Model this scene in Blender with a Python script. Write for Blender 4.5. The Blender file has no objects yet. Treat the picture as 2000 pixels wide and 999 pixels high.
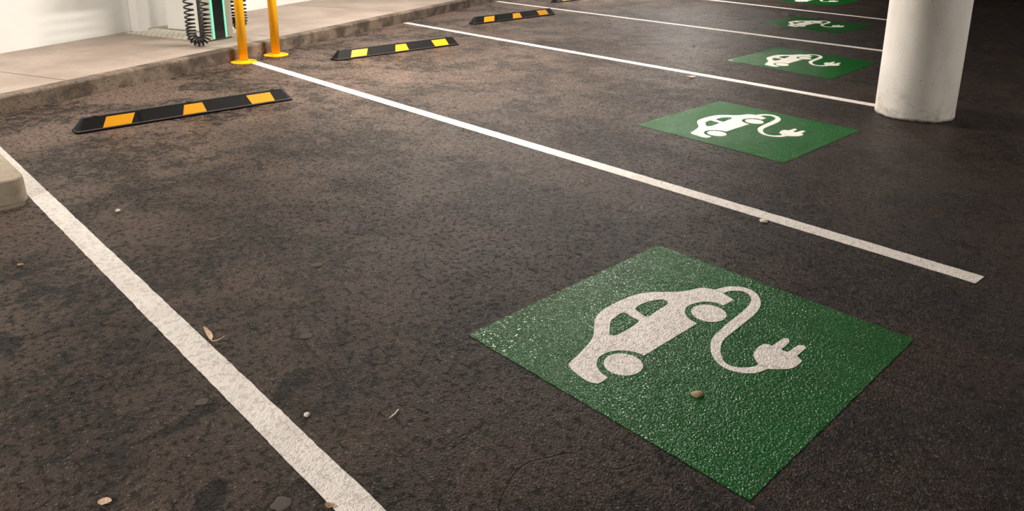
import bpy, bmesh, math, random
from mathutils import Vector, Matrix, noise
from mathutils.geometry import tessellate_polygon

random.seed(7)
C = bpy.context.scene.collection
PI = math.pi

# ------------------------------------------------------------------ frame of the place
# x runs along the bay lines away from the kerb, y runs across the bays; the kerb is skewed to the bays
SK = -0.413
NK = math.hypot(SK, 1)
def kk(kd, kn):                      # kerb coordinates (along, out from kerb) -> x, y
    return ((SK * kd + kn) / NK, (kd - SK * kn) / NK)
KANG = math.atan2(1, SK)             # direction of the kerb
WZ = 0.137                           # walkway height

# ------------------------------------------------------------------ helpers
def link(o, parent=None):
    C.objects.link(o)
    if parent: o.parent = parent
    return o
def obj(name, bm, mat, parent=None, smooth=False):
    me = bpy.data.meshes.new(name)
    bmesh.ops.recalc_face_normals(bm, faces=bm.faces[:])
    bm.to_mesh(me); bm.free()
    if mat: me.materials.append(mat)
    if smooth:
        for p in me.polygons: p.use_smooth = True
    return link(bpy.data.objects.new(name, me), parent)
def empty(name, loc, rz=0.0):
    o = bpy.data.objects.new(name, None); o.location = loc; o.rotation_euler = (0, 0, rz)
    o.empty_display_size = .1
    return link(o)
def tag(o, label, cat, group=None, kind=None):
    o['label'] = label; o['category'] = cat
    if group: o['group'] = group
    if kind: o['kind'] = kind
    return o
def struct(o, label=None, cat=None):
    o['kind'] = 'structure'
    if label: o['label'] = label
    if cat: o['category'] = cat
    return o
def bevel(bm, w, seg=2, ang=30):
    es = [e for e in bm.edges if len(e.link_faces) == 2 and e.calc_face_angle(0) > math.radians(ang)]
    bmesh.ops.bevel(bm, geom=es, offset=w, segments=seg, affect='EDGES', profile=.5)
def add_box(bm, x0, x1, y0, y1, z0, z1):
    vs = [bm.verts.new(p) for p in ((x0,y0,z0),(x1,y0,z0),(x1,y1,z0),(x0,y1,z0),(x0,y0,z1),(x1,y0,z1),(x1,y1,z1),(x0,y1,z1))]
    for f in ((3,2,1,0),(4,5,6,7),(0,1,5,4),(1,2,6,5),(2,3,7,6),(3,0,4,7)): bm.faces.new([vs[i] for i in f])
    return vs
def box(x0, x1, y0, y1, z0, z1, bw=0, seg=2):
    bm = bmesh.new(); add_box(bm, x0, x1, y0, y1, z0, z1)
    if bw: bevel(bm, bw, seg)
    return bm
def loft(bm, loops, cap0=True, cap1=True):
    rows = [[bm.verts.new(p) for p in l] for l in loops]
    n = len(rows[0])
    for a, b in zip(rows, rows[1:]):
        for i in range(n): bm.faces.new((a[i], a[(i+1) % n], b[(i+1) % n], b[i]))
    if cap0: bm.faces.new(list(reversed(rows[0])))
    if cap1: bm.faces.new(rows[-1])
    return rows
def ring(cx, cy, r, z, n=32):
    return [(cx + r*math.cos(2*PI*i/n), cy + r*math.sin(2*PI*i/n), z) for i in range(n)]
def lathe(prof, n=40, cx=0, cy=0):
    bm = bmesh.new(); loft(bm, [ring(cx, cy, r, z, n) for r, z in prof]); return bm
def rrect(x0, x1, y0, y1, r, z, n=5):
    out = []
    for cx, cy, a in ((x1-r, y1-r, 0), (x0+r, y1-r, 90), (x0+r, y0+r, 180), (x1-r, y0+r, 270)):
        for i in range(n+1):
            t = math.radians(a + 90*i/n); out.append((cx + r*math.cos(t), cy + r*math.sin(t), z))
    return out
def tube(bm, pts, r, n=8, taper=None):
    pts = [Vector(p) for p in pts]
    N = len(pts); T = []
    for i in range(N):
        t = pts[min(i+1, N-1)] - pts[max(i-1, 0)]; T.append(t.normalized())
    u = T[0].orthogonal().normalized(); loops = []
    for i in range(N):
        u = (u - T[i]*u.dot(T[i])).normalized(); v = T[i].cross(u)
        rr = r if taper is None else r*taper(i/(N-1))
        loops.append([pts[i] + u*rr*math.cos(2*PI*k/n) + v*rr*math.sin(2*PI*k/n) for k in range(n)])
    loft(bm, loops)
def smooth_loop(pts, maxang=48, sub=3):
    """Catmull-Rom through a closed outline, keeping its sharp corners."""
    n = len(pts); P = [Vector((p[0], p[1])) for p in pts]; corner = []
    for i in range(n):
        a = P[i]-P[i-1]; b = P[(i+1) % n]-P[i]
        corner.append(abs(math.degrees(a.angle_signed(b, 0))) > maxang if a.length > 1e-9 and b.length > 1e-9 else True)
    out = []
    for i in range(n):
        p0, p1, p2, p3 = P[i-1], P[i], P[(i+1) % n], P[(i+2) % n]
        if corner[i]: p0 = p1 - (p2-p1)
        if corner[(i+1) % n]: p3 = p2 + (p2-p1)
        for k in range(sub):
            t = k/sub
            q = .5*((2*p1) + (p2-p0)*t + (2*p0-5*p1+4*p2-p3)*t*t + (3*p1-p0-3*p2+p3)*t**3)
            out.append((q.x, q.y))
    return out
def slab(loops, z0, z1, xf=lambda x, y: (x, y)):
    """A thin plate of paint: outer loop + holes, with its real thickness."""
    bm = bmesh.new()
    L = [[Vector((*xf(x, y), 0)) for x, y in l] for l in loops]
    flat = [p for l in L for p in l]
    top = [bm.verts.new((p.x, p.y, z1)) for p in flat]; bot = [bm.verts.new((p.x, p.y, z0)) for p in flat]
    for t in tessellate_polygon(L):
        if len(set(t)) == 3:
            try:
                bm.faces.new([top[i] for i in t])
            except ValueError: pass
    s = 0
    for l in L:
        n = len(l)
        for i in range(n):
            a, b = s+i, s+(i+1) % n
            bm.faces.new((top[a], top[b], bot[b], bot[a]))
        s += n
    return bm

# ------------------------------------------------------------------ materials
class NT:
    def __init__(s, name):
        s.m = bpy.data.materials.new(name); s.m.use_nodes = True
        s.t = s.m.node_tree; s.b = s.t.nodes['Principled BSDF']
        s.pos = s.t.nodes.new('ShaderNodeNewGeometry').outputs['Position']
    def n(s, kind, **k):
        nd = s.t.nodes.new(kind)
        for a, v in k.items(): setattr(nd, a, v)
        return nd
    def l(s, a, b): s.t.links.new(a, b)
    def val(s, sock, v):
        if isinstance(v, (int, float)): sock.default_value = v
        elif isinstance(v, (tuple, list)): sock.default_value = v if len(v) != 3 or sock.type != 'RGBA' else (*v, 1)
        else: s.l(v, sock)
    def math(s, op, a, b=0.0, c=0.0, clamp=False):
        nd = s.n('ShaderNodeMath', operation=op, use_clamp=clamp)
        for i, v in enumerate((a, b, c)): s.val(nd.inputs[i], v)
        return nd.outputs[0]
    flat = False                       # ground materials use the cheaper plan (x, y) textures
    def noise(s, scale, detail=3, rough=.55, vec=None, dist=0.0, lac=2.0):
        nd = s.n('ShaderNodeTexNoise', noise_dimensions='2D' if s.flat else '3D'); s.l(vec or s.pos, nd.inputs['Vector'])
        nd.inputs['Scale'].default_value = scale; nd.inputs['Detail'].default_value = detail
        nd.inputs['Roughness'].default_value = rough; nd.inputs['Distortion'].default_value = dist
        nd.inputs['Lacunarity'].default_value = lac
        return nd.outputs['Fac']
    def vor(s, scale, feature='F1', out='Distance', vec=None, rnd=1.0):
        nd = s.n('ShaderNodeTexVoronoi', feature=feature, voronoi_dimensions='2D' if s.flat else '3D'); s.l(vec or s.pos, nd.inputs['Vector'])
        nd.inputs['Scale'].default_value = scale; nd.inputs['Randomness'].default_value = rnd
        return nd.outputs[out]
    def rng(s, v, a, b, c=0.0, d=1.0, smooth=False):
        nd = s.n('ShaderNodeMapRange', interpolation_type='SMOOTHSTEP' if smooth else 'LINEAR'); s.l(v, nd.inputs[0])
        for i, x in enumerate((a, b, c, d)): nd.inputs[i+1].default_value = x
        return nd.outputs[0]
    def mix(s, f, a, b, mode='MIX'):
        nd = s.n('ShaderNodeMix', data_type='RGBA', blend_type=mode)
        s.val(nd.inputs[0], f); s.val(nd.inputs[6], a); s.val(nd.inputs[7], b)
        return nd.outputs[2]
    def vmap(s, scale=(1,1,1), loc=(0,0,0), rot=(0,0,0), vec=None):
        nd = s.n('ShaderNodeMapping'); s.l(vec or s.pos, nd.inputs[0])
        nd.inputs['Scale'].default_value = scale; nd.inputs['Location'].default_value = loc; nd.inputs['Rotation'].default_value = rot
        return nd.outputs[0]
    def blob(s, x, y, rx, ry, ang=0.0, wob=.5, soft=.35):
        """worn patch with a ragged outline at a fixed spot on the ground"""
        ca, sa = math.cos(ang), math.sin(ang)
        sep = s.sep(); dx = s.math('SUBTRACT', sep[0], x); dy = s.math('SUBTRACT', sep[1], y)
        a = s.math('ADD', s.math('MULTIPLY', dx, ca/rx), s.math('MULTIPLY', dy, sa/rx))
        b = s.math('ADD', s.math('MULTIPLY', dx, -sa/ry), s.math('MULTIPLY', dy, ca/ry))
        d = s.math('SQRT', s.math('ADD', s.math('MULTIPLY', a, a), s.math('MULTIPLY', b, b)))
        if not hasattr(s, '_wob'): s._wob = s.math('SUBTRACT', s.noise(9, 5, .65), .5)
        d = s.math('ADD', d, s.math('MULTIPLY', s._wob, wob*2))
        return s.rng(d, 1.0, 1.0-soft, 0, 1, True)
    def sep(s):
        if not hasattr(s, '_sep'):
            nd = s.n('ShaderNodeSeparateXYZ'); s.l(s.pos, nd.inputs[0]); s._sep = nd.outputs
        return s._sep
    def bump(s, h, dist, strength=1.0):
        nd = s.n('ShaderNodeBump'); s.val(nd.inputs['Height'], h)
        nd.inputs['Distance'].default_value = dist; nd.inputs['Strength'].default_value = strength
        s.l(nd.outputs[0], s.b.inputs['Normal'])
    def set(s, color=None, rough=None, **k):
        if color is not None: s.val(s.b.inputs['Base Color'], color)
        if rough is not None: s.val(s.b.inputs['Roughness'], rough)
        for a, v in k.items(): s.val(s.b.inputs[a.replace('_', ' ')], v)
        return s.m

def aggregate(t):
    """height of the coarse asphalt stones, the same field under bare ground and paint"""
    st = t.rng(t.vor(165, 'F1'), .1, .62, 1, 0)
    st2 = t.rng(t.vor(88, 'F1'), .1, .62, 1, 0)
    pn = t.noise(38, 4, .7)
    pit = t.rng(pn, .385, .45, 0, 1, True)
    h = t.math('ADD', t.math('MULTIPLY', st, .42), t.math('MULTIPLY', st2, .50))
    h = t.math('ADD', h, t.math('MULTIPLY', pit, .5))
    h = t.math('ADD', h, t.math('MULTIPLY', pn, .45))
    return h, pit, st

# patches of broken and pitted surfacing: x, y, rx, ry, angle
POTHOLES = [(2.83,.20,.045,.07,.6),(3.08,.20,.07,.13,.9),(3.16,.33,.03,.12,1.1),(3.42,.02,.12,.10,.4),(4.66,.26,.05,.13,1.2),
            (4.30,.33,.035,.16,.2),(4.35,.66,.05,.10,.9),(2.13,1.62,.02,.16,1.2)]

def mat_asphalt():
    t = NT('asphalt'); t.flat = True
    h, pit, st = aggregate(t)
    fine = t.noise(300, 2, .7)
    big = t.noise(.9, 3, .6, dist=.4)
    mid = t.noise(4.5, 5, .7)
    c = t.mix(t.rng(big, .38, .64, 0, 1, True), (.0145,.0070,.0040), (.028,.0152,.0095))
    c = t.mix(t.rng(mid, .40, .60, 0, .7, True), c, (.025,.0158,.0108))
    hue = t.noise(1.6, 2, .5, vec=t.vmap(loc=(7,3,0)))
    c = t.mix(t.rng(hue, .55, .72, 0, .55, True), c, (.046,.023,.0135))
    c = t.mix(t.rng(hue, .45, .28, 0, .5, True), c, (.023,.0205,.0120))
    # blotchy pale dust; part of the paling towards the kerb is painted light
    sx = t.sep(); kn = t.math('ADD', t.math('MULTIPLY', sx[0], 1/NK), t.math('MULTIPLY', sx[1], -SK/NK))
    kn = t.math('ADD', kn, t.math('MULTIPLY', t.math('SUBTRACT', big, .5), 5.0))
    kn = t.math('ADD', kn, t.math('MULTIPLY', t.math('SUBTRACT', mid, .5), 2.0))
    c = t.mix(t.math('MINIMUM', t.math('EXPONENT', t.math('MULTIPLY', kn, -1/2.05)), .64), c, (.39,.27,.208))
    zone = t.rng(t.noise(1.5, 3, .6, vec=t.vmap(loc=(5,2,0))), .40, .62, 0, 1, True)
    pn2 = t.noise(13, 5, .78, dist=.6)
    ep = t.rng(t.math('SUBTRACT', pn2, t.math('MULTIPLY', zone, .13)), .345, .395, 1, 0, True)
    c = t.mix(t.math('MULTIPLY', zone, .28), c, (.017,.0125,.0095))
    c = t.mix(t.math('MULTIPLY', ep, .8), c, (.006,.005,.004))
    c = t.mix(t.rng(st, .75, .1, 0, .6), c, (.010,.008,.007))
    c = t.mix(t.rng(fine, .3, .62, .7, 0), c, (.012,.010,.008))
    c = t.mix(t.rng(pit, 1, 0, 0, .75), c, (.006,.005,.0045))
    spk = t.vor(170, 'F1', 'Color'); sp = t.n('ShaderNodeSeparateColor'); t.l(spk, sp.inputs[0])
    c = t.mix(t.rng(sp.outputs[0], .94, .99, 0, .8), c, (.12,.10,.085))
    cr = t.math('ABSOLUTE', t.math('SUBTRACT', big, .5)); cr = t.rng(cr, 0, .004, 1, 0)
    cr = t.math('MULTIPLY', cr, t.rng(hue, .5, .58, 0, 1, True))
    c = t.mix(t.math('MULTIPLY', cr, .7), c, (.005,.004,.004))
    t._wob = t.math('ADD', t.math('MULTIPLY', t.math('SUBTRACT', mid, .5), .8), t.math('SUBTRACT', t.noise(13, 3, .7), .5))
    ph = None
    for p in POTHOLES:
        m = t.blob(*p, wob=1.1, soft=.45); ph = m if ph is None else t.math('MAXIMUM', ph, m)
    c = t.mix(t.math('MULTIPLY', ph, .85), c, (.004,.0036,.003))
    rg = t.math('ADD', t.rng(big, .35, .65, .30, .44), t.rng(mid, .35, .65, -.06, .12))
    rg = t.math('ADD', rg, t.math('MULTIPLY', t.math('SUBTRACT', 1, pit), .25))
    t.set(c, rg, IOR=1.23)
    h = t.math('ADD', h, t.math('MULTIPLY', fine, .45))
    h = t.math('SUBTRACT', h, t.math('MULTIPLY', cr, .8))
    h = t.math('SUBTRACT', h, t.math('MULTIPLY', ep, .8))
    h = t.math('SUBTRACT', h, t.math('MULTIPLY', ph, 1.2))
    t.bump(h, .0034)
    return t.m
SCUFFS = [(3.9521,.4885,.0125,.0042,.527),(4.0039,.5059,.018,.0042,.427),(4.0502,.5317,.018,.0042,.426),(4.0856,.5576,.015,.0042,.466)]
def mat_paint(name, col, col2, rough, wear=.6, spec=.5, fill=.0045, scuffs=()):
    t = NT(name); t.flat = True
    h, pit, st = aggregate(t)
    n = t.noise(6, 4, .6); c = t.mix(t.rng(n, .35, .7), col, col2)
    dirt = t.noise(70, 3, .65)
    c = t.mix(t.rng(dirt, .66, .76, 0, wear), c, (.09,.07,.055))
    c = t.mix(t.rng(pit, .35, 0, 0, wear), c, (.05,.04,.033))
    chips = t.noise(16, 4, .7, vec=t.vmap(loc=(3,3,1)))
    c = t.mix(t.rng(chips, .73, .75, 0, wear*1.1), c, (.035,.03,.026))
    for q in scuffs: c = t.mix(t.math('MULTIPLY', t.blob(*q, wob=.15, soft=.4), .55), c, (.20,.17,.15))
    t.set(c, rough, IOR=1.5); t.b.inputs['Specular IOR Level'].default_value = spec
    t.bump(h, fill)
    return t.m
def mat_concrete(name, a, b, rough=.75, dirt=(.10,.08,.06), amt=.5, scale=1.0, bmp=.003):
    t = NT(name)
    n1 = t.noise(1.3*scale, 5, .6, dist=.3); n2 = t.noise(14*scale, 5, .65); n3 = t.noise(160, 3, .6)
    c = t.mix(t.rng(n1, .35, .65, 0, 1, True), a, b)
    c = t.mix(t.rng(n2, .5, .75, 0, amt, True), c, dirt)
    c = t.mix(t.rng(n3, .3, .7, 0, .25), c, t.mix(.5, c, (0,0,0)))
    holes = t.vor(38*scale, 'F1'); hm = t.rng(holes, .12, .06, 0, 1)
    hm = t.math('MULTIPLY', hm, t.rng(t.noise(9, 2, .5), .55, .62, 0, 1))
    c = t.mix(t.math('MULTIPLY', hm, .6), c, (.03,.025,.02))
    t.set(c, rough)
    t.bump(t.math('SUBTRACT', t.math('ADD', n2, t.math('MULTIPLY', n3, .3)), hm), bmp)
    return t.m
def mat_plain(name, col, rough=.5, metal=0.0, var=.12, scale=30, bmp=0.0, spec=.5):
    t = NT(name); n = t.noise(scale, 4, .6)
    t.set(t.mix(t.rng(n, .3, .7, 0, 1), tuple(x*(1-var) for x in col), tuple(min(1, x*(1+var)) for x in col)), t.rng(n, .3, .7, rough*.88, min(1, rough*1.12)), Metallic=metal)
    t.b.inputs['Specular IOR Level'].default_value = spec
    if bmp: t.bump(n, bmp)
    return t.m

M = {}
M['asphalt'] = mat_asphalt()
M['white_line'] = mat_paint('white_line_paint', (.62,.575,.53), (.72,.67,.62), .55, .22, fill=.0026, scuffs=SCUFFS)
M['green'] = mat_paint('green_paint', (.0028,.070,.0085), (.004,.088,.013), .22, .05, spec=.24, fill=.0027)
M['symbol'] = mat_paint('symbol_paint', (.69,.635,.59), (.78,.73,.685), .5, .28, fill=.0024)
M['walkway'] = mat_concrete('walkway_concrete', (.275,.218,.178), (.365,.298,.248), .62, (.26,.20,.15), .55)
M['kerb'] = mat_concrete('kerb_concrete', (.062,.044,.031), (.20,.15,.108), .85, (.020,.015,.010), .95, 3.0, .006)
M['nib'] = mat_concrete('nib_concrete', (.33,.275,.20), (.42,.36,.27), .8, (.12,.09,.06), .6, 2.0, .004)
M['wall'] = mat_plain('white_wall', (.76,.765,.735), .6, var=.03, scale=2)
M['trimw'] = mat_plain('white_duct_paint', (.78,.77,.75), .4, var=.02, scale=3)
M['ceiling'] = mat_plain('ceiling_concrete', (.24,.225,.21), .9, var=.1, scale=2)
M['yellow_steel'] = mat_plain('yellow_powder_coat', (.95,.45,.003), .32, var=.04, scale=6)
M['rubber'] = mat_plain('black_rubber', (.006,.006,.006), .68, var=.4, scale=60, bmp=.0006, spec=.2)
def mat_rubber():
    t = NT('black_rubber'); n = t.noise(60, 4, .6); d = t.noise(24, 4, .6)
    nd = t.n('ShaderNodeNewGeometry'); sp = t.n('ShaderNodeSeparateXYZ'); t.l(nd.outputs['True Normal'], sp.inputs[0])
    dust = t.math('MULTIPLY', t.rng(sp.outputs[2], .93, .98, 0, 1), t.rng(d, .3, .6, .55, 1))
    c = t.mix(t.rng(n, .3, .7), (.0035,.0035,.0035), (.0065,.0063,.006))
    t.set(t.mix(dust, c, (.085,.066,.054)), .62); t.b.inputs['Specular IOR Level'].default_value = .2; t.bump(n, .0006)
    return t.m
M['rubber'] = mat_rubber()
M['reflector'] = mat_plain('yellow_reflective_panel', (.82,.36,.006), .38, var=.06, scale=80, bmp=.0004)
M['bolt'] = mat_plain('dark_bolt_steel', (.05,.045,.04), .45, .8)
M['cab_white'] = mat_plain('cabinet_white', (.80,.81,.76), .35, var=.02, scale=4)
M['cab_grey'] = mat_plain('cabinet_grey', (.36,.335,.27), .4, var=.04, scale=6)
M['black'] = mat_plain('gloss_black_panel', (.010,.013,.012), .16, var=.1, scale=5)
M['cable'] = mat_plain('black_cable', (.012,.012,.012), .38, var=.2, scale=40)
M['alu'] = mat_plain('aluminium_plate', (.52,.48,.41), .50, .5, var=.12, scale=25)
M['alu_worn'] = mat_plain('polished_aluminium', (.86,.82,.74), .30, .6, var=.06, scale=40)
M['leaf'] = mat_plain('dry_leaf', (.52,.36,.24), .7, var=.25, scale=120, bmp=.001)
M['leaf_brown'] = mat_plain('brown_leaf', (.30,.17,.09), .7, var=.3, scale=120, bmp=.001)
M['pale'] = mat_plain('pale_stone', (.60,.53,.46), .8, var=.2, scale=150, bmp=.002)
M['gum'] = mat_plain('trodden_gum', (.062,.050,.042), .9, var=.25, scale=120, bmp=.001)
M['tan'] = mat_plain('tan_stone', (.33,.24,.13), .6, var=.45, scale=160, bmp=.003)
def mat_led():
    t = NT('green_led'); t.set((.05,.5,.2), .3)
    t.b.inputs['Emission Color'].default_value = (.20,1.0,.48,1); t.b.inputs['Emission Strength'].default_value = 1.2
    return t.m
M['led'] = mat_led()
def mat_pillar():
    t = NT('painted_concrete_pillar')
    n = t.noise(2.2, 5, .6, vec=t.vmap((1,1,.45))); f = t.noise(60, 4, .6)
    c = t.mix(t.rng(n, .35, .65, 0, 1, True), (.60,.56,.51), (.70,.67,.625))
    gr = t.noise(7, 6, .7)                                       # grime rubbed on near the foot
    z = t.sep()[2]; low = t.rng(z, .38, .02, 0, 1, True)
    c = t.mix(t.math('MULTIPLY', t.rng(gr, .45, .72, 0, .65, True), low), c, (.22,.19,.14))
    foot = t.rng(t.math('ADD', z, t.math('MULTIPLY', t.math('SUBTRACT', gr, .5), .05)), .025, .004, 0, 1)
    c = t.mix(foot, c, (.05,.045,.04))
    pin = t.rng(t.vor(9, 'F1', vec=t.vmap((1,1,1), (.3,.2,.1))), .05, .035, 0, .7)
    c = t.mix(pin, c, (.12,.10,.085))
    t.set(c, .55); t.bump(t.math('ADD', t.math('MULTIPLY', n, 2.0), f), .0012)
    return t.m
M['pillar'] = mat_pillar()

# ------------------------------------------------------------------ the setting
bm = bmesh.new()
vs = [bm.verts.new(p) for p in ((-24,-8,0),(16,-8,0),(16,34,0),(-24,34,0))]
bm.faces.new(vs)
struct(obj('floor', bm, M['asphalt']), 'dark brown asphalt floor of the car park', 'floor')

# walkway: cast slabs with open joints, then the stained kerb along its front
JOINTS = [-9.0, -6.3, -3.72, -1.12, 1.45, 4.02, 6.6, 9.2, 11.8, 14.4, 17.0, 19.6, 22.2]
KW = .11
def kbox(bm, d0, d1, n0, n1, z0, z1):
    lo = [kk(d0,n0), kk(d0,n1), kk(d1,n1), kk(d1,n0)]
    v = [bm.verts.new((*p, z0)) for p in lo] + [bm.verts.new((*p, z1)) for p in lo]
    for f in ((0,1,2,3),(7,6,5,4),(4,5,1,0),(5,6,2,1),(6,7,3,2),(7,4,0,3)): bm.faces.new([v[i] for i in f])
bm = bmesh.new()
for a, b in zip(JOINTS, JOINTS[1:]): kbox(bm, a+.007, b-.007, -4.2, -KW, .02, WZ)
bevel(bm, .004, 2)
wk = struct(obj('walkway_slab', bm, M['walkway']), 'raised beige concrete walkway along the white wall', 'walkway')
def kerb_profile():
    p = [(-KW, 0), (0.0, 0)]
    p += [(0.0, WZ-.022)]
    for i in range(1, 6):
        a = math.radians(90*i/5); p.append((-.022+.022*math.cos(a), WZ-.022+.022*math.sin(a)))
    p.append((-KW, WZ))
    return p
bm = bmesh.new()
prof = kerb_profile(); loops = []
N = 420
for i in range(N+1):
    d = -9 + 31.2*i/N; l = []
    for j, (n_, z) in enumerate(prof):
        w = 0.0
        if n_ > -.1 and z > .001:
            w = noise.noise(Vector((d*7, z*14, 3)))*.005 + noise.noise(Vector((d*26, z*40, 8)))*.0028
        x, y = kk(d, n_+w); l.append((x, y, z + (w*.7 if z > .1 and n_ > -.05 else 0)))
    loops.append(l)
loft(bm, loops)
struct(obj('kerb', bm, M['kerb'], smooth=False), 'stained rough concrete kerb edging the walkway', 'kerb')

# concrete nib at the left, running out to the end of the first white line
bm = bmesh.new()
r = .09
base = [(1.875-r+r*math.cos(a), .462-r+r*math.sin(a)) for a in [math.radians(90*i/8) for i in range(9)]]
base += [(-.15,.462), (.42,-1.6), (1.875,-1.6)]
base = base[::-1]
def nib(z, ins):
    out = []
    for x, y in base:
        cx, cy = .9, -.55
        dx = -ins if x > 1.7 else 0; dy = -ins if y > .37 else 0
        w = noise.noise(Vector((x*9, y*9, z*20)))*.003
        out.append((x+dx+w, y+dy+w*.5, z))
    return out
loft(bm, [nib(0,-.004), nib(.03,-.002), nib(.10,0), nib(.128,.002), nib(.134,.006), nib(.137,.013)])
struct(obj('kerb_nib', bm, M['nib']), 'pale concrete nib with a rounded corner beside the left white line', 'kerb')
bm = bmesh.new()
loft(bm, [[(1.878,.44,0),(1.925,.42,0),(1.925,-1.6,0),(1.878,-1.6,0)],[(1.878,.44,.008),(1.915,.42,.005),(1.915,-1.6,.005),(1.878,-1.6,.008)]])
M['lip'] = mat_concrete('gutter_concrete', (.10,.085,.06), (.15,.125,.09), .85)
struct(obj('kerb_channel', bm, M['lip']), 'thin concrete lip at the foot of the nib', 'kerb')

def wall_n(kd): return -1.80 - .068*(kd-2.02)
bm = bmesh.new()
lo = [kk(-9, wall_n(-9)), kk(26, wall_n(26)), kk(26, wall_n(26)-.25), kk(-9, wall_n(-9)-.25)]
v = [bm.verts.new((*p, .02)) for p in lo] + [bm.verts.new((*p, 2.95)) for p in lo]
for f in ((0,1,2,3),(7,6,5,4),(4,5,1,0),(5,6,2,1),(6,7,3,2),(7,4,0,3)): bm.faces.new([v[i] for i in f])
struct(obj('wall_left', bm, M['wall']), 'white painted wall behind the walkway', 'wall')
# square white duct standing against the wall
bm = bmesh.new()
w0, w1 = 3.632, 3.762
lo = [kk(w0, wall_n(w0)-.02), kk(w0, wall_n(w0)+.125), kk(w1, wall_n(w1)+.125), kk(w1, wall_n(w1)-.02)]
loft(bm, [[(*p, WZ) for p in lo], [(*p, 2.94) for p in lo]]); bevel(bm, .006, 2)
struct(obj('trim_1', bm, M['trimw']), 'square white boxed duct on the wall beside the charger', 'duct')
# ceiling slab
bm = box(-24, 16, -8, 34, 2.95, 3.15)
struct(obj('ceiling', bm, M['ceiling']), 'plain concrete ceiling slab', 'ceiling')

# round concrete pillar
PX, PY, PR = 4.405, 5.945, .283
bm = bmesh.new()
loops = []
for z in [0, .004, .02, .05, .1] + [.2+.125*i for i in range(23)]:
    l = []
    for i in range(72):
        a = 2*PI*i/72
        rr = PR + noise.noise(Vector((math.cos(a)*2.2, math.sin(a)*2.2, z*1.2)))*.003
        if abs(a-4.12) < .05: rr -= .0016                      # seam of the formwork
        if z < .03: rr += noise.noise(Vector((math.cos(a)*9, math.sin(a)*9, z*90)))*.006
        l.append((PX+rr*math.cos(a), PY+rr*math.sin(a), z))
    loops.append(l)
loft(bm, loops)
struct(obj('pillar', bm, M['pillar'], smooth=True), 'round white painted concrete pillar at the end of a bay line', 'pillar')

# ------------------------------------------------------------------ white bay lines
def line_thing(x0, y0, x1, y1, w, label, flare=0.0):
    bm = bmesh.new()
    L = math.hypot(x1-x0, y1-y0); dx, dy = (x1-x0)/L, (y1-y0)/L; nx, ny = -dy, dx
    n = int(L/.025); rows = []
    for i in range(n+1):
        s = L*i/n; o = []
        for sd in (-1, 1):
            e = sd*w/2 + noise.noise(Vector((s*11, sd*5+x0, y0)))*.0022 + noise.noise(Vector((s*42, sd*9+x0, y0)))*.0022
            t = s + (sd*flare if i == n else 0)
            o.append((x0+dx*t+nx*e, y0+dy*t+ny*e))
        m = ((o[0][0]+o[1][0])/2, (o[0][1]+o[1][1])/2)
        rows.append([(*o[0], .0003), (*o[0], .0022), (*m, .0026), (*o[1], .0022), (*o[1], .0003)])
    V = [[bm.verts.new(p) for p in r_] for r_ in rows]
    for a, b in zip(V, V[1:]):
        for k in range(4): bm.faces.new((a[k], b[k], b[k+1], a[k+1]))
    bm.faces.new(V[0]); bm.faces.new(V[-1][::-1])
    o = obj('bay_line', bm, M['white_line'])
    return tag(o, label, 'road line', 'white bay lines')
line_thing(.10,.520, 7.6,.515,.0955, 'white bay line passing the concrete nib at lower left')
line_thing(-1.10,3.108, 5.68,3.150,.097, 'white bay line starting at the yellow bollard and ending beside the near green panel', .004)
line_thing(-2.44,6.003, 4.20,5.998,.095, 'white bay line whose outer end meets the round pillar')
line_thing(-3.60,8.800, 3.35,8.738,.095, 'white bay line between the third and fourth green panels from the front')
line_thing(-4.85,12.28, 2.20,11.56,.095, 'thin far white bay line behind the fourth green panel from the front')

# ------------------------------------------------------------------ green charging-bay markings
BODY = [(-0.1912,-0.4522),(-0.2088,-0.3767),(-0.2274,-0.311),(-0.2423,-0.2725),(-0.2601,-0.2426),(-0.2917,-0.2044),(-0.3195,-0.1673),(-0.3406,-0.1289),(-0.3518,-0.0783),(-0.3541,-0.0246),(-0.3528,0.0259),(-0.3479,0.073),(-0.3392,0.1162),(-0.3245,0.1523),(-0.3046,0.1819),(-0.2779,0.2119),(-0.2458,0.244),(-0.2257,0.2739),(-0.2115,0.3028),(-0.2026,0.3298),(-0.1876,0.358),(-0.165,0.3748),(-0.1398,0.382),(-0.1006,0.3799),(-0.0708,0.3702),(-0.041,0.3629),(-0.0422,0.3286),(-0.0447,0.2917),(-0.0678,0.2934),(-0.0932,0.2831),(-0.1174,0.2608),(-0.1308,0.2319),(-0.1396,0.1965),(-0.133,0.1601),(-0.1158,0.1311),(-0.0911,0.1108),(-0.0651,0.1003),(-0.0378,0.0993),(-0.042,-0.2245),(-0.0669,-0.2277),(-0.0905,-0.2369),(-0.1142,-0.2541),(-0.1329,-0.2776),(-0.1447,-0.3093),(-0.1456,-0.3421),(-0.136,-0.3696),(-0.1177,-0.3932),(-0.0938,-0.4103),(-0.0683,-0.4188),(-0.0442,-0.4201),(-0.0425,-0.4458),(-0.0435,-0.4693),(-0.0566,-0.4786),(-0.0807,-0.4857),(-0.122,-0.4809),(-0.1556,-0.475),(-0.1789,-0.4635)]
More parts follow.
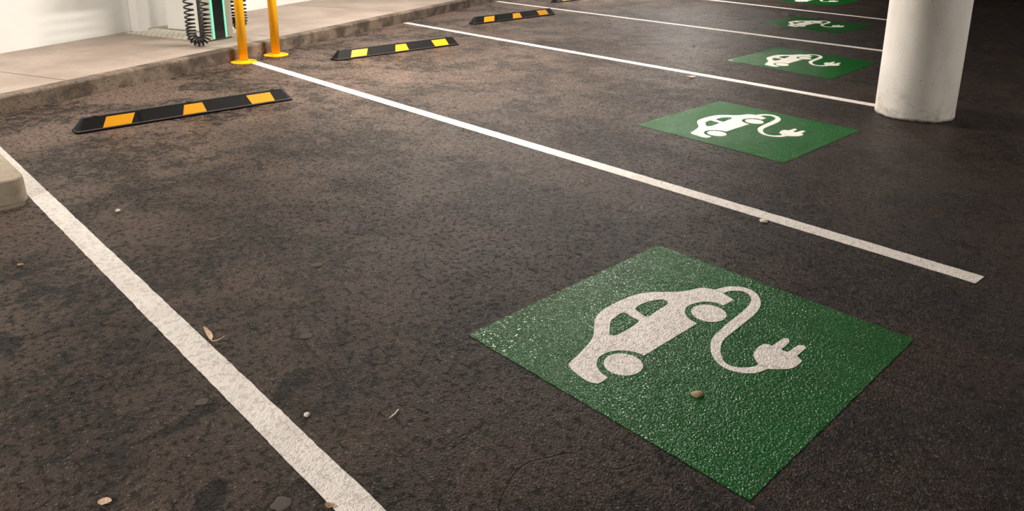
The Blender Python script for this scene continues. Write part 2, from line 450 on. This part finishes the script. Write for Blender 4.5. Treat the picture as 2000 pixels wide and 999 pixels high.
CABLE = [(-0.1398,0.382),(-0.132,0.4168),(-0.1147,0.4528),(-0.0855,0.4801),(-0.0538,0.4921),(-0.0177,0.4846),(0.0136,0.4625),(0.043,0.4266),(0.065,0.3766),(0.077,0.3185),(0.0813,0.2695),(0.0846,0.2133),(0.0879,0.1587),(0.091,0.1055),(0.0967,0.0633),(0.1111,0.0245),(0.1346,-0.016),(0.1612,-0.0452),(0.1873,-0.061),(0.2129,-0.0586),(0.2357,-0.0431),(0.2537,-0.0194),(0.2634,0.0005),(0.2642,0.0196),(0.3017,0.0178),(0.2947,-0.0087),(0.2851,-0.0377),(0.2664,-0.0596),(0.2403,-0.0776),(0.2087,-0.087),(0.177,-0.084),(0.1461,-0.0698),(0.1182,-0.0461),(0.095,-0.0188),(0.0705,0.0221),(0.0566,0.0623),(0.0494,0.1111),(0.042,0.1759),(0.0381,0.2316),(0.0333,0.3005),(0.0271,0.3528),(0.0154,0.3974),(-0.0048,0.4347),(-0.0312,0.4531),(-0.0569,0.4536),(-0.0792,0.4371),(-0.0957,0.411),(-0.1006,0.3799)]
PLUG = [(0.2642,0.0196),(0.2398,0.0373),(0.2219,0.0564),(0.2126,0.0852),(0.2072,0.1189),(0.2116,0.1502),(0.2278,0.1605),(0.2376,0.1575),(0.2394,0.1996),(0.2418,0.2362),(0.2523,0.2473),(0.2657,0.234),(0.2706,0.2122),(0.271,0.1859),(0.2707,0.1631),(0.2826,0.1587),(0.2946,0.161),(0.298,0.1748),(0.299,0.2087),(0.3036,0.2362),(0.3179,0.2445),(0.3298,0.2344),(0.3304,0.2089),(0.3308,0.1771),(0.3303,0.1638),(0.3525,0.1493),(0.3596,0.1382),(0.3604,0.1084),(0.3561,0.0772),(0.3388,0.0519),(0.3191,0.0313),(0.3017,0.0178)]
WINF = [(-0.271,0.0148),(-0.2769,0.0535),(-0.2706,0.0994),(-0.2566,0.1357),(-0.2394,0.1588),(-0.2232,0.1626),(-0.2079,0.1458),(-0.2028,0.1267),(-0.2015,0.088),(-0.1993,0.04),(-0.1957,0.013),(-0.2042,-0.0021),(-0.2256,-0.0001),(-0.2468,0.0056)]
WINR = [(-0.2746,-0.1276),(-0.281,-0.0967),(-0.2867,-0.0644),(-0.2844,-0.0418),(-0.2717,-0.0363),(-0.2365,-0.0423),(-0.2021,-0.0438),(-0.1967,-0.0679),(-0.1928,-0.1149),(-0.193,-0.1721),(-0.1997,-0.196),(-0.2122,-0.2063),(-0.2205,-0.2011)]
W_, H_ = 1.152, 1.165
def marking(corners, label):
    """corners: near-left, far-left, far-right, near-right of the painted square on the ground"""
    cx = sum(p[0] for p in corners)/4; cy = sum(p[1] for p in corners)/4
    A, B, D, E = [Vector((p[0]-cx, p[1]-cy)) for p in corners]
    eu = ((E-A)+(D-B))/2; ev = ((B-A)+(D-E))/2
    def xf(x, y):
        q = eu*(x/W_) + ev*(y/H_); return (q.x, q.y)
    root = empty('charging_bay_marking', (cx, cy, 0))
    tag(root, label, 'floor marking', 'green charging bay markings')
    edge = []
    cs = [(-W_/2,-H_/2),(W_/2,-H_/2),(W_/2,H_/2),(-W_/2,H_/2)]
    for i in range(4):
        a, b = cs[i], cs[(i+1) % 4]
        for k in range(40):
            t = k/40; s = (i*40+k)*.35
            j = noise.noise(Vector((s*2, cx, cy)))*.0035 if k else 0
            x = a[0]+(b[0]-a[0])*t; y = a[1]+(b[1]-a[1])*t
            edge.append((x + (j if abs(b[0]-a[0]) < .1 else 0), y + (j if abs(b[1]-a[1]) < .1 else 0)))
    obj('green_panel', slab([edge], .0003, .0020, xf), M['green'], root)
    car = obj('car_symbol', slab([smooth_loop(BODY), smooth_loop(WINF), smooth_loop(WINR)], .0018, .0034, xf), M['symbol'], root)
    for c in ((-.0512,.1977), (-.0588,-.3217)):
        obj('wheel', slab([[(c[0]+.0672*math.cos(2*PI*i/48), c[1]+.0672*math.sin(2*PI*i/48)) for i in range(48)]], .0018, .0034, xf), M['symbol'], car)
    obj('cable_symbol', slab([smooth_loop(CABLE)], .0018, .0034, xf), M['symbol'], root)
    obj('plug_symbol', slab([smooth_loop(PLUG)], .0018, .0034, xf), M['symbol'], root)
    return root
marking([(4.511,1.274),(4.513,2.442),(5.664,2.442),(5.663,1.281)], 'nearest and largest green square with white car and plug symbol')
marking([(3.117,4.062),(3.141,5.190),(4.318,5.131),(4.324,4.035)], 'green car and plug square left of the pillar foot, second from the front')
marking([(2.163,6.860),(2.123,8.052),(3.321,7.940),(3.371,6.740)], 'green car and plug square third from the front')
marking([(.889,9.794),(.903,10.890),(2.132,10.723),(2.137,9.624)], 'small green car and plug square fourth from the front')
marking([(-.575,12.86),(-.600,14.05),(.622,13.879),(.663,12.702)], 'farthest green car and plug square, cut by the top edge')

# ------------------------------------------------------------------ rubber wheel stops
SL, SD, SH = 1.62, .155, .098        # local x along the stop, local -y is the face towards the bay
def stop_layers():
    L = []
    for z, fi, ei, r in ((0,.002,.002,.034), (.011,0,0,.036), (.016,.004,.004,.034), (.018,.013,.010,.030), (.086,.052,.060,.018), (.094,.056,.067,.016), (SH,.064,.077,.012)):
        L.append(rrect(ei, SL-ei, -SD+fi, -fi, r, z))
    return L
FACE0, FACE1 = (-SD+.013, .018), (-SD+.052, .086)     # (y, z) bottom and top of the sloped face
def on_face(x, t, lift):
    y = FACE0[0]+(FACE1[0]-FACE0[0])*t; z = FACE0[1]+(FACE1[1]-FACE0[1])*t
    l = math.hypot(FACE1[0]-FACE0[0], FACE1[1]-FACE0[1])
    return (x, y - lift*(FACE1[1]-FACE0[1])/l, z + lift*(FACE1[0]-FACE0[0])/l)
def face_plate(bm, q, lift0, lift1):
    loft(bm, [[on_face(x, t, lift0) for x, t in q], [on_face(x, t, lift1) for x, t in q]])
def make_stop():
    root = empty('wheel_stop', (0,0,0))
    bm = bmesh.new(); loft(bm, stop_layers()); obj('stop_body', bm, M['rubber'], root)
    for q in ([(.176,.0),(.366,.0),(.408,.97),(.216,.97)], [(.730,.0),(.908,.0),(.893,.97),(.757,.97)], [(1.268,.0),(1.460,.0),(1.438,.97),(1.240,.97)]):
        bm = bmesh.new(); face_plate(bm, q, -.001, .0016); o = obj('reflective_panel', bm, M['reflector'], root); o['label'] = 'yellow reflective panel'
    for x in (.425, .437):
        bm = bmesh.new(); face_plate(bm, [(x-.003,.02),(x+.003,.02),(x+.0045,.98),(x-.0015,.98)], -.001, .0022); obj('moulded_ridge', bm, M['rubber'], root)
    for x in (.145, .80, 1.47):
        bm = bmesh.new(); loft(bm, [ring(x, -SD/2, .021, SH-.004, 20), ring(x, -SD/2, .021, SH+.0015, 20), ring(x, -SD/2, .017, SH+.0022, 20)])
        w = obj('bolt', bm, M['bolt'], root)
        bm = bmesh.new(); loft(bm, [ring(x, -SD/2, .0105, SH+.001, 6), ring(x, -SD/2, .0105, SH+.0035, 6)]); obj('bolt_head', bm, M['bolt'], w)
    return root
def copy_tree(o, parent=None):
    c = o.copy(); C.objects.link(c)
    if parent: c.parent = parent
    for ch in list(o.children): copy_tree(ch, c)
    return c
stops = [((.499,1.012),(.5656,2.614),'nearest black and yellow rubber wheel stop at left'),
         ((-.700,3.770),(-.644,5.390),'second black and yellow wheel stop, right of the bollards'),
         ((-1.800,6.600),(-1.835,8.280),'third black and yellow wheel stop, between the far bay lines'),
         ((-2.936,9.440),(-2.98,11.08),'farthest wheel stop, only its dark end showing at the top edge')]
proto = make_stop()
for i, (a, b, lab) in enumerate(stops):
    o = proto if i == 0 else copy_tree(proto)
    d = math.atan2(b[1]-a[1], b[0]-a[0])
    o.location = (a[0], a[1], .0005); o.rotation_euler = (0, 0, d)
    o.scale = (math.hypot(b[0]-a[0], b[1]-a[1])/SL, 1, 1)
    tag(o, lab, 'wheel stop', 'rubber wheel stops')

# ------------------------------------------------------------------ yellow bollards
def make_bollard():
    root = empty('bollard', (0,0,0))
    bm = lathe([(.0455,.008),(.0455,1.06),(.0445,1.075),(.040,1.088),(.030,1.097),(.012,1.101)], 40); obj('post', bm, M['yellow_steel'], root, True)
    fl = obj('base_flange', lathe([(.125,0),(.128,.003),(.128,.010),(.125,.0125),(.062,.014),(.056,.020),(.046,.022)], 48), M['yellow_steel'], root)
    for k in range(4):
        a = PI/4+k*PI/2; bm = bmesh.new(); x, y = .092*math.cos(a), .092*math.sin(a)
        loft(bm, [ring(x,y,.012,.011,16), ring(x,y,.012,.0155,16)]); loft(bm, [ring(x,y,.0075,.0155,6), ring(x,y,.0075,.022,6)])
        obj('bolt', bm, M['yellow_steel'], fl)
    return root
pb = make_bollard()
for i, ((x, y), lab) in enumerate([((-1.125,3.035), 'yellow steel bollard in front of the charger, at the start of the white line'), ((-1.275,3.465), 'yellow steel bollard right of the charger, farther along the kerb')]):
    o = pb if i == 0 else copy_tree(pb)
    o.location = (x, y, 0); tag(o, lab, 'bollard', 'yellow bollards')

# ------------------------------------------------------------------ chequer plate under the charger
PZ = WZ+.0105
plate = empty('chequer_plate', (*kk(3.425,-1.13), WZ), KANG-PI/2-.045)     # local y along the kerb, local x out from the wall
tag(plate, 'aluminium chequer plate on the walkway left of the white cabinet', 'metal plate')
bm = box(-.70,.50,.0,.435,0,.006,.002,1); obj('plate_sheet', bm, M['alu'], plate)
bm = bmesh.new()
for i in range(34):
    for j in range(15):
        x = -.68+i*.0415; y = .02+j*.0415; a = PI/4 if (i+j) % 2 else -PI/4
        ca, sa = math.cos(a), math.sin(a)
        def rr(u, v, z): return (x+u*ca-v*sa, y+u*sa+v*ca, z)
        if x > .485 or y > .42: continue
        b_ = [(-.018,0),(0,-.008),(.018,0),(0,.008)]
        loft(bm, [[rr(u, v, .0058) for u, v in b_], [rr(u*.55, v*.4, .0098) for u, v in b_]])
obj('raised_tread', bm, M['alu_worn'], plate)

# ------------------------------------------------------------------ charging post and the white cabinet behind it
RZ = math.atan2(-SK, 1)                                # local +x faces the bays, local +y runs along the kerb
ch = empty('charging_station', (*kk(3.385, -.525), WZ), RZ)
tag(ch, 'slim charging post with black front, glowing green edge strips and coiled cables', 'charger')
CW, CD, CH = .41, .075, 1.92
obj('plinth', box(-CD+.012, -.012, .015, CW-.015, 0, .014), M['black'], ch)
obj('rear_cover', box(-CD, -.030, -.003, CW+.003, .010, CH, .006, 3), M['cable'], ch)
obj('front_frame', box(-.034, -.002, 0, CW, .012, CH-.004, .006, 2), M['cab_grey'], ch)
fp = obj('front_panel', box(-.010, .004, .124, CW-.124, .018, CH-.02, .003, 2), M['black'], ch)
for y0 in (.110, CW-.124):
    o = obj('led_strip', box(.000, .013, y0, y0+.014, .022, CH-.06, .003, 2), M['led'], ch); o['label'] = 'glowing green light strip'
obj('display', box(.001, .008, .15, CW-.15, 1.30, 1.52, .002, 1), M['black'], fp)
cb = empty('power_cabinet', (*kk(3.905, -.93), WZ), RZ)
tag(cb, 'tall white cabinet standing behind the charging post, beside the chequer plate', 'cabinet')
obj('cabinet_body', box(-.705, 0, 0, .32, .012, 1.98, .010, 3), M['cab_white'], cb)
obj('plinth', box(-.695, -.01, .008, .312, 0, .014), M['cab_grey'], cb)
obj('door', box(-.002, .006, .015, .305, .06, 1.94, .004, 2), M['cab_white'], cb)
def coil(cx, cy, hu, top, bot, half, rad, wire, turns_in, side, pitch_top, n_leg):
    """U-shaped hanging spiral cable: down one leg, round, and up the other"""
    path = []
    rb = half
    zc = bot + rb + rad
    H = top - zc
    n = 400
    Lt = 2*H + PI*rb
    pts = []
    phase = 0.0; prev = 0
    N_ = 3400
    for i in range(N_+1):
        s = Lt*i/N_
        if s < H: c = Vector((-half, top - s)); t = Vector((0,-1))
        elif s < H+PI*rb:
            a = (s-H)/rb; c = Vector((-half*math.cos(a), zc - rb*math.sin(a))); t = Vector((math.sin(a), -math.cos(a)))
        else: c = Vector((half, zc + (s-H-PI*rb))); t = Vector((0,1))
        up = max(0.0, c.y - zc)
        pitch = .027 + (pitch_top-.027)*min(1, up/.42)
        phase += 2*PI*(s-prev)/pitch; prev = s
        nrm = Vector((-t.y, t.x))
        e = c + nrm*rad*math.cos(phase); d = rad*math.sin(phase)
        pts.append((cx + hu[0]*e.x - hu[1]*d*side, cy + hu[1]*e.x + hu[0]*d*side, e.y))
    bm = bmesh.new(); tube(bm, pts, wire, 6)
    return bm
hu = (.697, .718)
obj('coiled_cable', coil(.150, -.225, hu, 1.15, .012, .073, .043, .0092, 0, 1, .072, 0), M['cable'], ch, True)
obj('coiled_cable', coil(-.06, CW+.150, (1.0, .02), 1.15, .07, .075, .041, .0088, 0, 1, .075, 0), M['cable'], ch, True)
bm = box(-.05, .24, -.30, -.02, 1.14, 1.19, .008, 2); add_box(bm, -.05, -.01, -.03, .01, 1.145, 1.185); obj('cable_holder', bm, M['black'], ch)
obj('cable_holder', box(-.16, .04, CW-.005, CW+.20, 1.14, 1.19, .008, 2), M['black'], ch)

# ------------------------------------------------------------------ litter and spots on the ground
def lump(r, sx, sy, sz, seed, sub=2):
    bm = bmesh.new(); bmesh.ops.create_icosphere(bm, subdivisions=sub, radius=1)
    for v in bm.verts:
        k = 1 + .28*noise.noise(v.co*1.6 + Vector((seed, 0, 0))) + .12*noise.noise(v.co*4 + Vector((0, seed, 0)))
        v.co = Vector((v.co.x*r*sx*k, v.co.y*r*sy*k, max(-.12, v.co.z)*r*sz*k))
    mz = min(v.co.z for v in bm.verts)
    for v in bm.verts: v.co.z -= mz
    return bm
def spot(r, asp, seed, h=.0018):
    bm = bmesh.new(); l0, l1, l2 = [], [], []
    for i in range(26):
        a = 2*PI*i/26; k = r*(1+.3*noise.noise(Vector((math.cos(a)*1.5, math.sin(a)*1.5, seed))))
        x, y = k*math.cos(a), k*math.sin(a)*asp
        l0.append((x, y, .0002)); l1.append((x*.96, y*.96, h*.7)); l2.append((x*.7, y*.7, h))
    loft(bm, [l0, l1, l2]); return bm
def leafm(L, w, curl, seed, bend=.3):
    """a curled dry blade leaf with a midrib fold"""
    bm = bmesh.new(); n = 18; rows = []
    for i in range(n+1):
        t = i/n; x = (t-.5)*L; ww = w*math.sin(PI*min(1, t*.93+.04))**.8 + .0008
        z = .0025 + curl*(2*t-1)**2 + .004*abs(noise.noise(Vector((t*4, seed, 0)))); y = bend*L*(t-.5)**2*2
        rows.append([(x, y-ww, z+.35*ww), (x, y, z), (x, y+ww, z+.5*ww)])
    for up in (0, .0009):
        V = [[bm.verts.new((p[0], p[1], p[2]+up)) for p in r_] for r_ in rows]
        for a, b in zip(V, V[1:]):
            for k in range(2): bm.faces.new((a[k], a[k+1], b[k+1], b[k]))
    return bm
def litter(name, bm, mat, x, y, z, rz, label, cat, group=None):
    o = obj(name, bm, mat, None, True); o.location = (x, y, z); o.rotation_euler = (0, 0, rz)
    return tag(o, label, cat, group)
# curled strip of dry leaf leaning at the near line: leaf blade with its stalk
lf = empty('curled_leaf', (3.868,.587,.0005), -.164)
tag(lf, 'curled pale dry leaf beside the left white line', 'leaf', 'fallen leaves')
obj('leaf_blade', leafm(.11,.0085,.012,2,-.12), M['leaf'], lf, True)
bm = bmesh.new(); tube(bm, [(.050,-.006,.0135),(.058,-.003,.011),(.065,.012,.012),(.066,.030,.016),(.064,.038,.020)], .0022, 6); obj('leaf_stalk', bm, M['leaf'], lf, True)
litter('dry_leaf', leafm(.085,.02,.012,5,.1), M['leaf'], 2.431,5.809,.0005,.9, 'pale dry leaf beside the third bay line from the front, left of the pillar', 'leaf', 'fallen leaves')
litter('dry_leaf', leafm(.034,.011,.003,9,.1), M['leaf'], 4.495,.047,.0005,.9, 'small tan leaf at the bottom edge near the lower left corner', 'leaf', 'fallen leaves')
litter('dry_leaf', leafm(.026,.007,.003,4,.2), M['leaf_brown'], 4.915,.462,.0028,.4, 'orange brown leaf scrap at the left edge of the near white line, bottom edge', 'leaf', 'fallen leaves')
litter('twig', leafm(.05,.0016,.003,3,.05), M['pale'], 4.713,.808,.0005,1.9, 'short straight pale straw on the asphalt right of the left white line', 'straw')
litter('pebble', lump(.013,1.2,.9,.8,1), M['pale'], 2.341,.749,.0004,.3, 'pale pebble near the concrete nib', 'stone', 'loose stones')
litter('pebble', lump(.011,1,.9,.7,6), M['pale'], 4.527,.614,.0004,0, 'pale pebble beside the lower part of the left white line', 'stone', 'loose stones')
litter('pebble', lump(.019,1.3,.8,.5,3), M['tan'], 5.304,1.575,.0022,1.1, 'tan stone lying on the nearest green square', 'stone', 'loose stones')
litter('chewing_gum', lump(.022,1.1,1.0,.45,8), M['pale'], 4.71,3.07,.0004,0, 'white lump of gum below the second white line', 'gum', 'gum spots')
for x, y, r, asp, lab in ((4.11,.845,.024,.8,'grey flat gum spot right of the left white line, below the curled leaf'),
                          (3.023,.954,.024,.6,'pale flat gum spot in the middle of the nearest bay'),
                          (2.084,1.115,.026,.6,'pale streaky gum spot in front of the nearest wheel stop'),
                          (3.605,1.171,.028,.7,'grey flat gum spot between the left white line and the nearest green square'),
                          (1.891,.883,.02,.6,'small pale gum spot right of the concrete nib'),
                          (4.238,.408,.022,.8,'grey gum spot left of the near white line'),
                          (4.815,.38,.026,.9,'round grey gum spot at the bottom edge left of the white line')):
    litter('gum_spot', spot(r, asp, x*3+y), M['gum'], x, y, 0, 1.0, lab, 'gum', 'gum spots')
litter('leaf_scrap', leafm(.03,.008,.003,8,.1), M['leaf_brown'], 2.731,.232,.0005,.6, 'orange leaf scrap by the dark pothole at the left edge', 'leaf', 'fallen leaves')

# ------------------------------------------------------------------ light
def area(name, x, y, z, sx, sy, power, col, rz=0, rot=None):
    L = bpy.data.lights.new(name, 'AREA'); L.shape = 'RECTANGLE'; L.size = sx; L.size_y = sy; L.energy = power; L.color = col
    o = bpy.data.objects.new(name, L); o.location = (x, y, z); o.rotation_euler = rot or (0, 0, rz); C.objects.link(o)
    return o
WARM = (1.0, .92, .835)
for kd, p in ((-4.9, 360), (3.9, 385), (12.7, 420)):      # battens over the bays
    x, y = kk(kd, 2.7); area('batten_light', x, y, 2.86, 1.25, .18, p, WARM, KANG)
for kd in (-4.0, 0.9, 6.4, 11.5, 16.5):                        # battens over the walkway
    x, y = kk(kd, -.3); area('batten_light', x, y, 2.86, 1.25, .18, 96, WARM, KANG)
for x, y, p in ((8.6,-2.4,45), (7.7,6.9,150), (5.5,16.0,50)):  # first lamp is added behind the camera to brighten the near line and square
    area('aisle_and_fill_light', x, y, 2.86, 1.25, .18, p, WARM, PI/2)
W = bpy.data.worlds.new('car_park_air'); bpy.context.scene.world = W; W.use_nodes = True
W.node_tree.nodes['Background'].inputs[0].default_value = (.9,.85,.8,1); W.node_tree.nodes['Background'].inputs[1].default_value = .006

# ------------------------------------------------------------------ camera
f, pitch, yaw, roll = 1497.7119, .2803028, 2.3664418, -.0078024
F = Vector((math.cos(pitch)*math.cos(yaw), math.cos(pitch)*math.sin(yaw), -math.sin(pitch)))
R0 = F.cross(Vector((0,0,1))).normalized(); D0 = F.cross(R0)
R = R0*math.cos(roll) + D0*math.sin(roll); D = -R0*math.sin(roll) + D0*math.cos(roll)
cam = bpy.data.cameras.new('camera'); co = bpy.data.objects.new('camera', cam); C.objects.link(co)
co.matrix_world = Matrix(((R.x, -D.x, -F.x, 6.4457756), (R.y, -D.y, -F.y, -.3333284), (R.z, -D.z, -F.z, 1.4973670), (0,0,0,1)))
cam.sensor_fit = 'HORIZONTAL'; cam.sensor_width = 36; cam.lens = 36*f/2000
cam.shift_x = (1000-1025.4584)/2000; cam.shift_y = (261.0132-499.5)/2000
cam.clip_start = .05
sc = bpy.context.scene; sc.camera = co
sc.view_settings.view_transform = 'Standard'; sc.view_settings.look = 'None'
sc.view_settings.exposure = 0.12; sc.view_settings.gamma = 1.0; sc.view_settings.use_curve_mapping = False
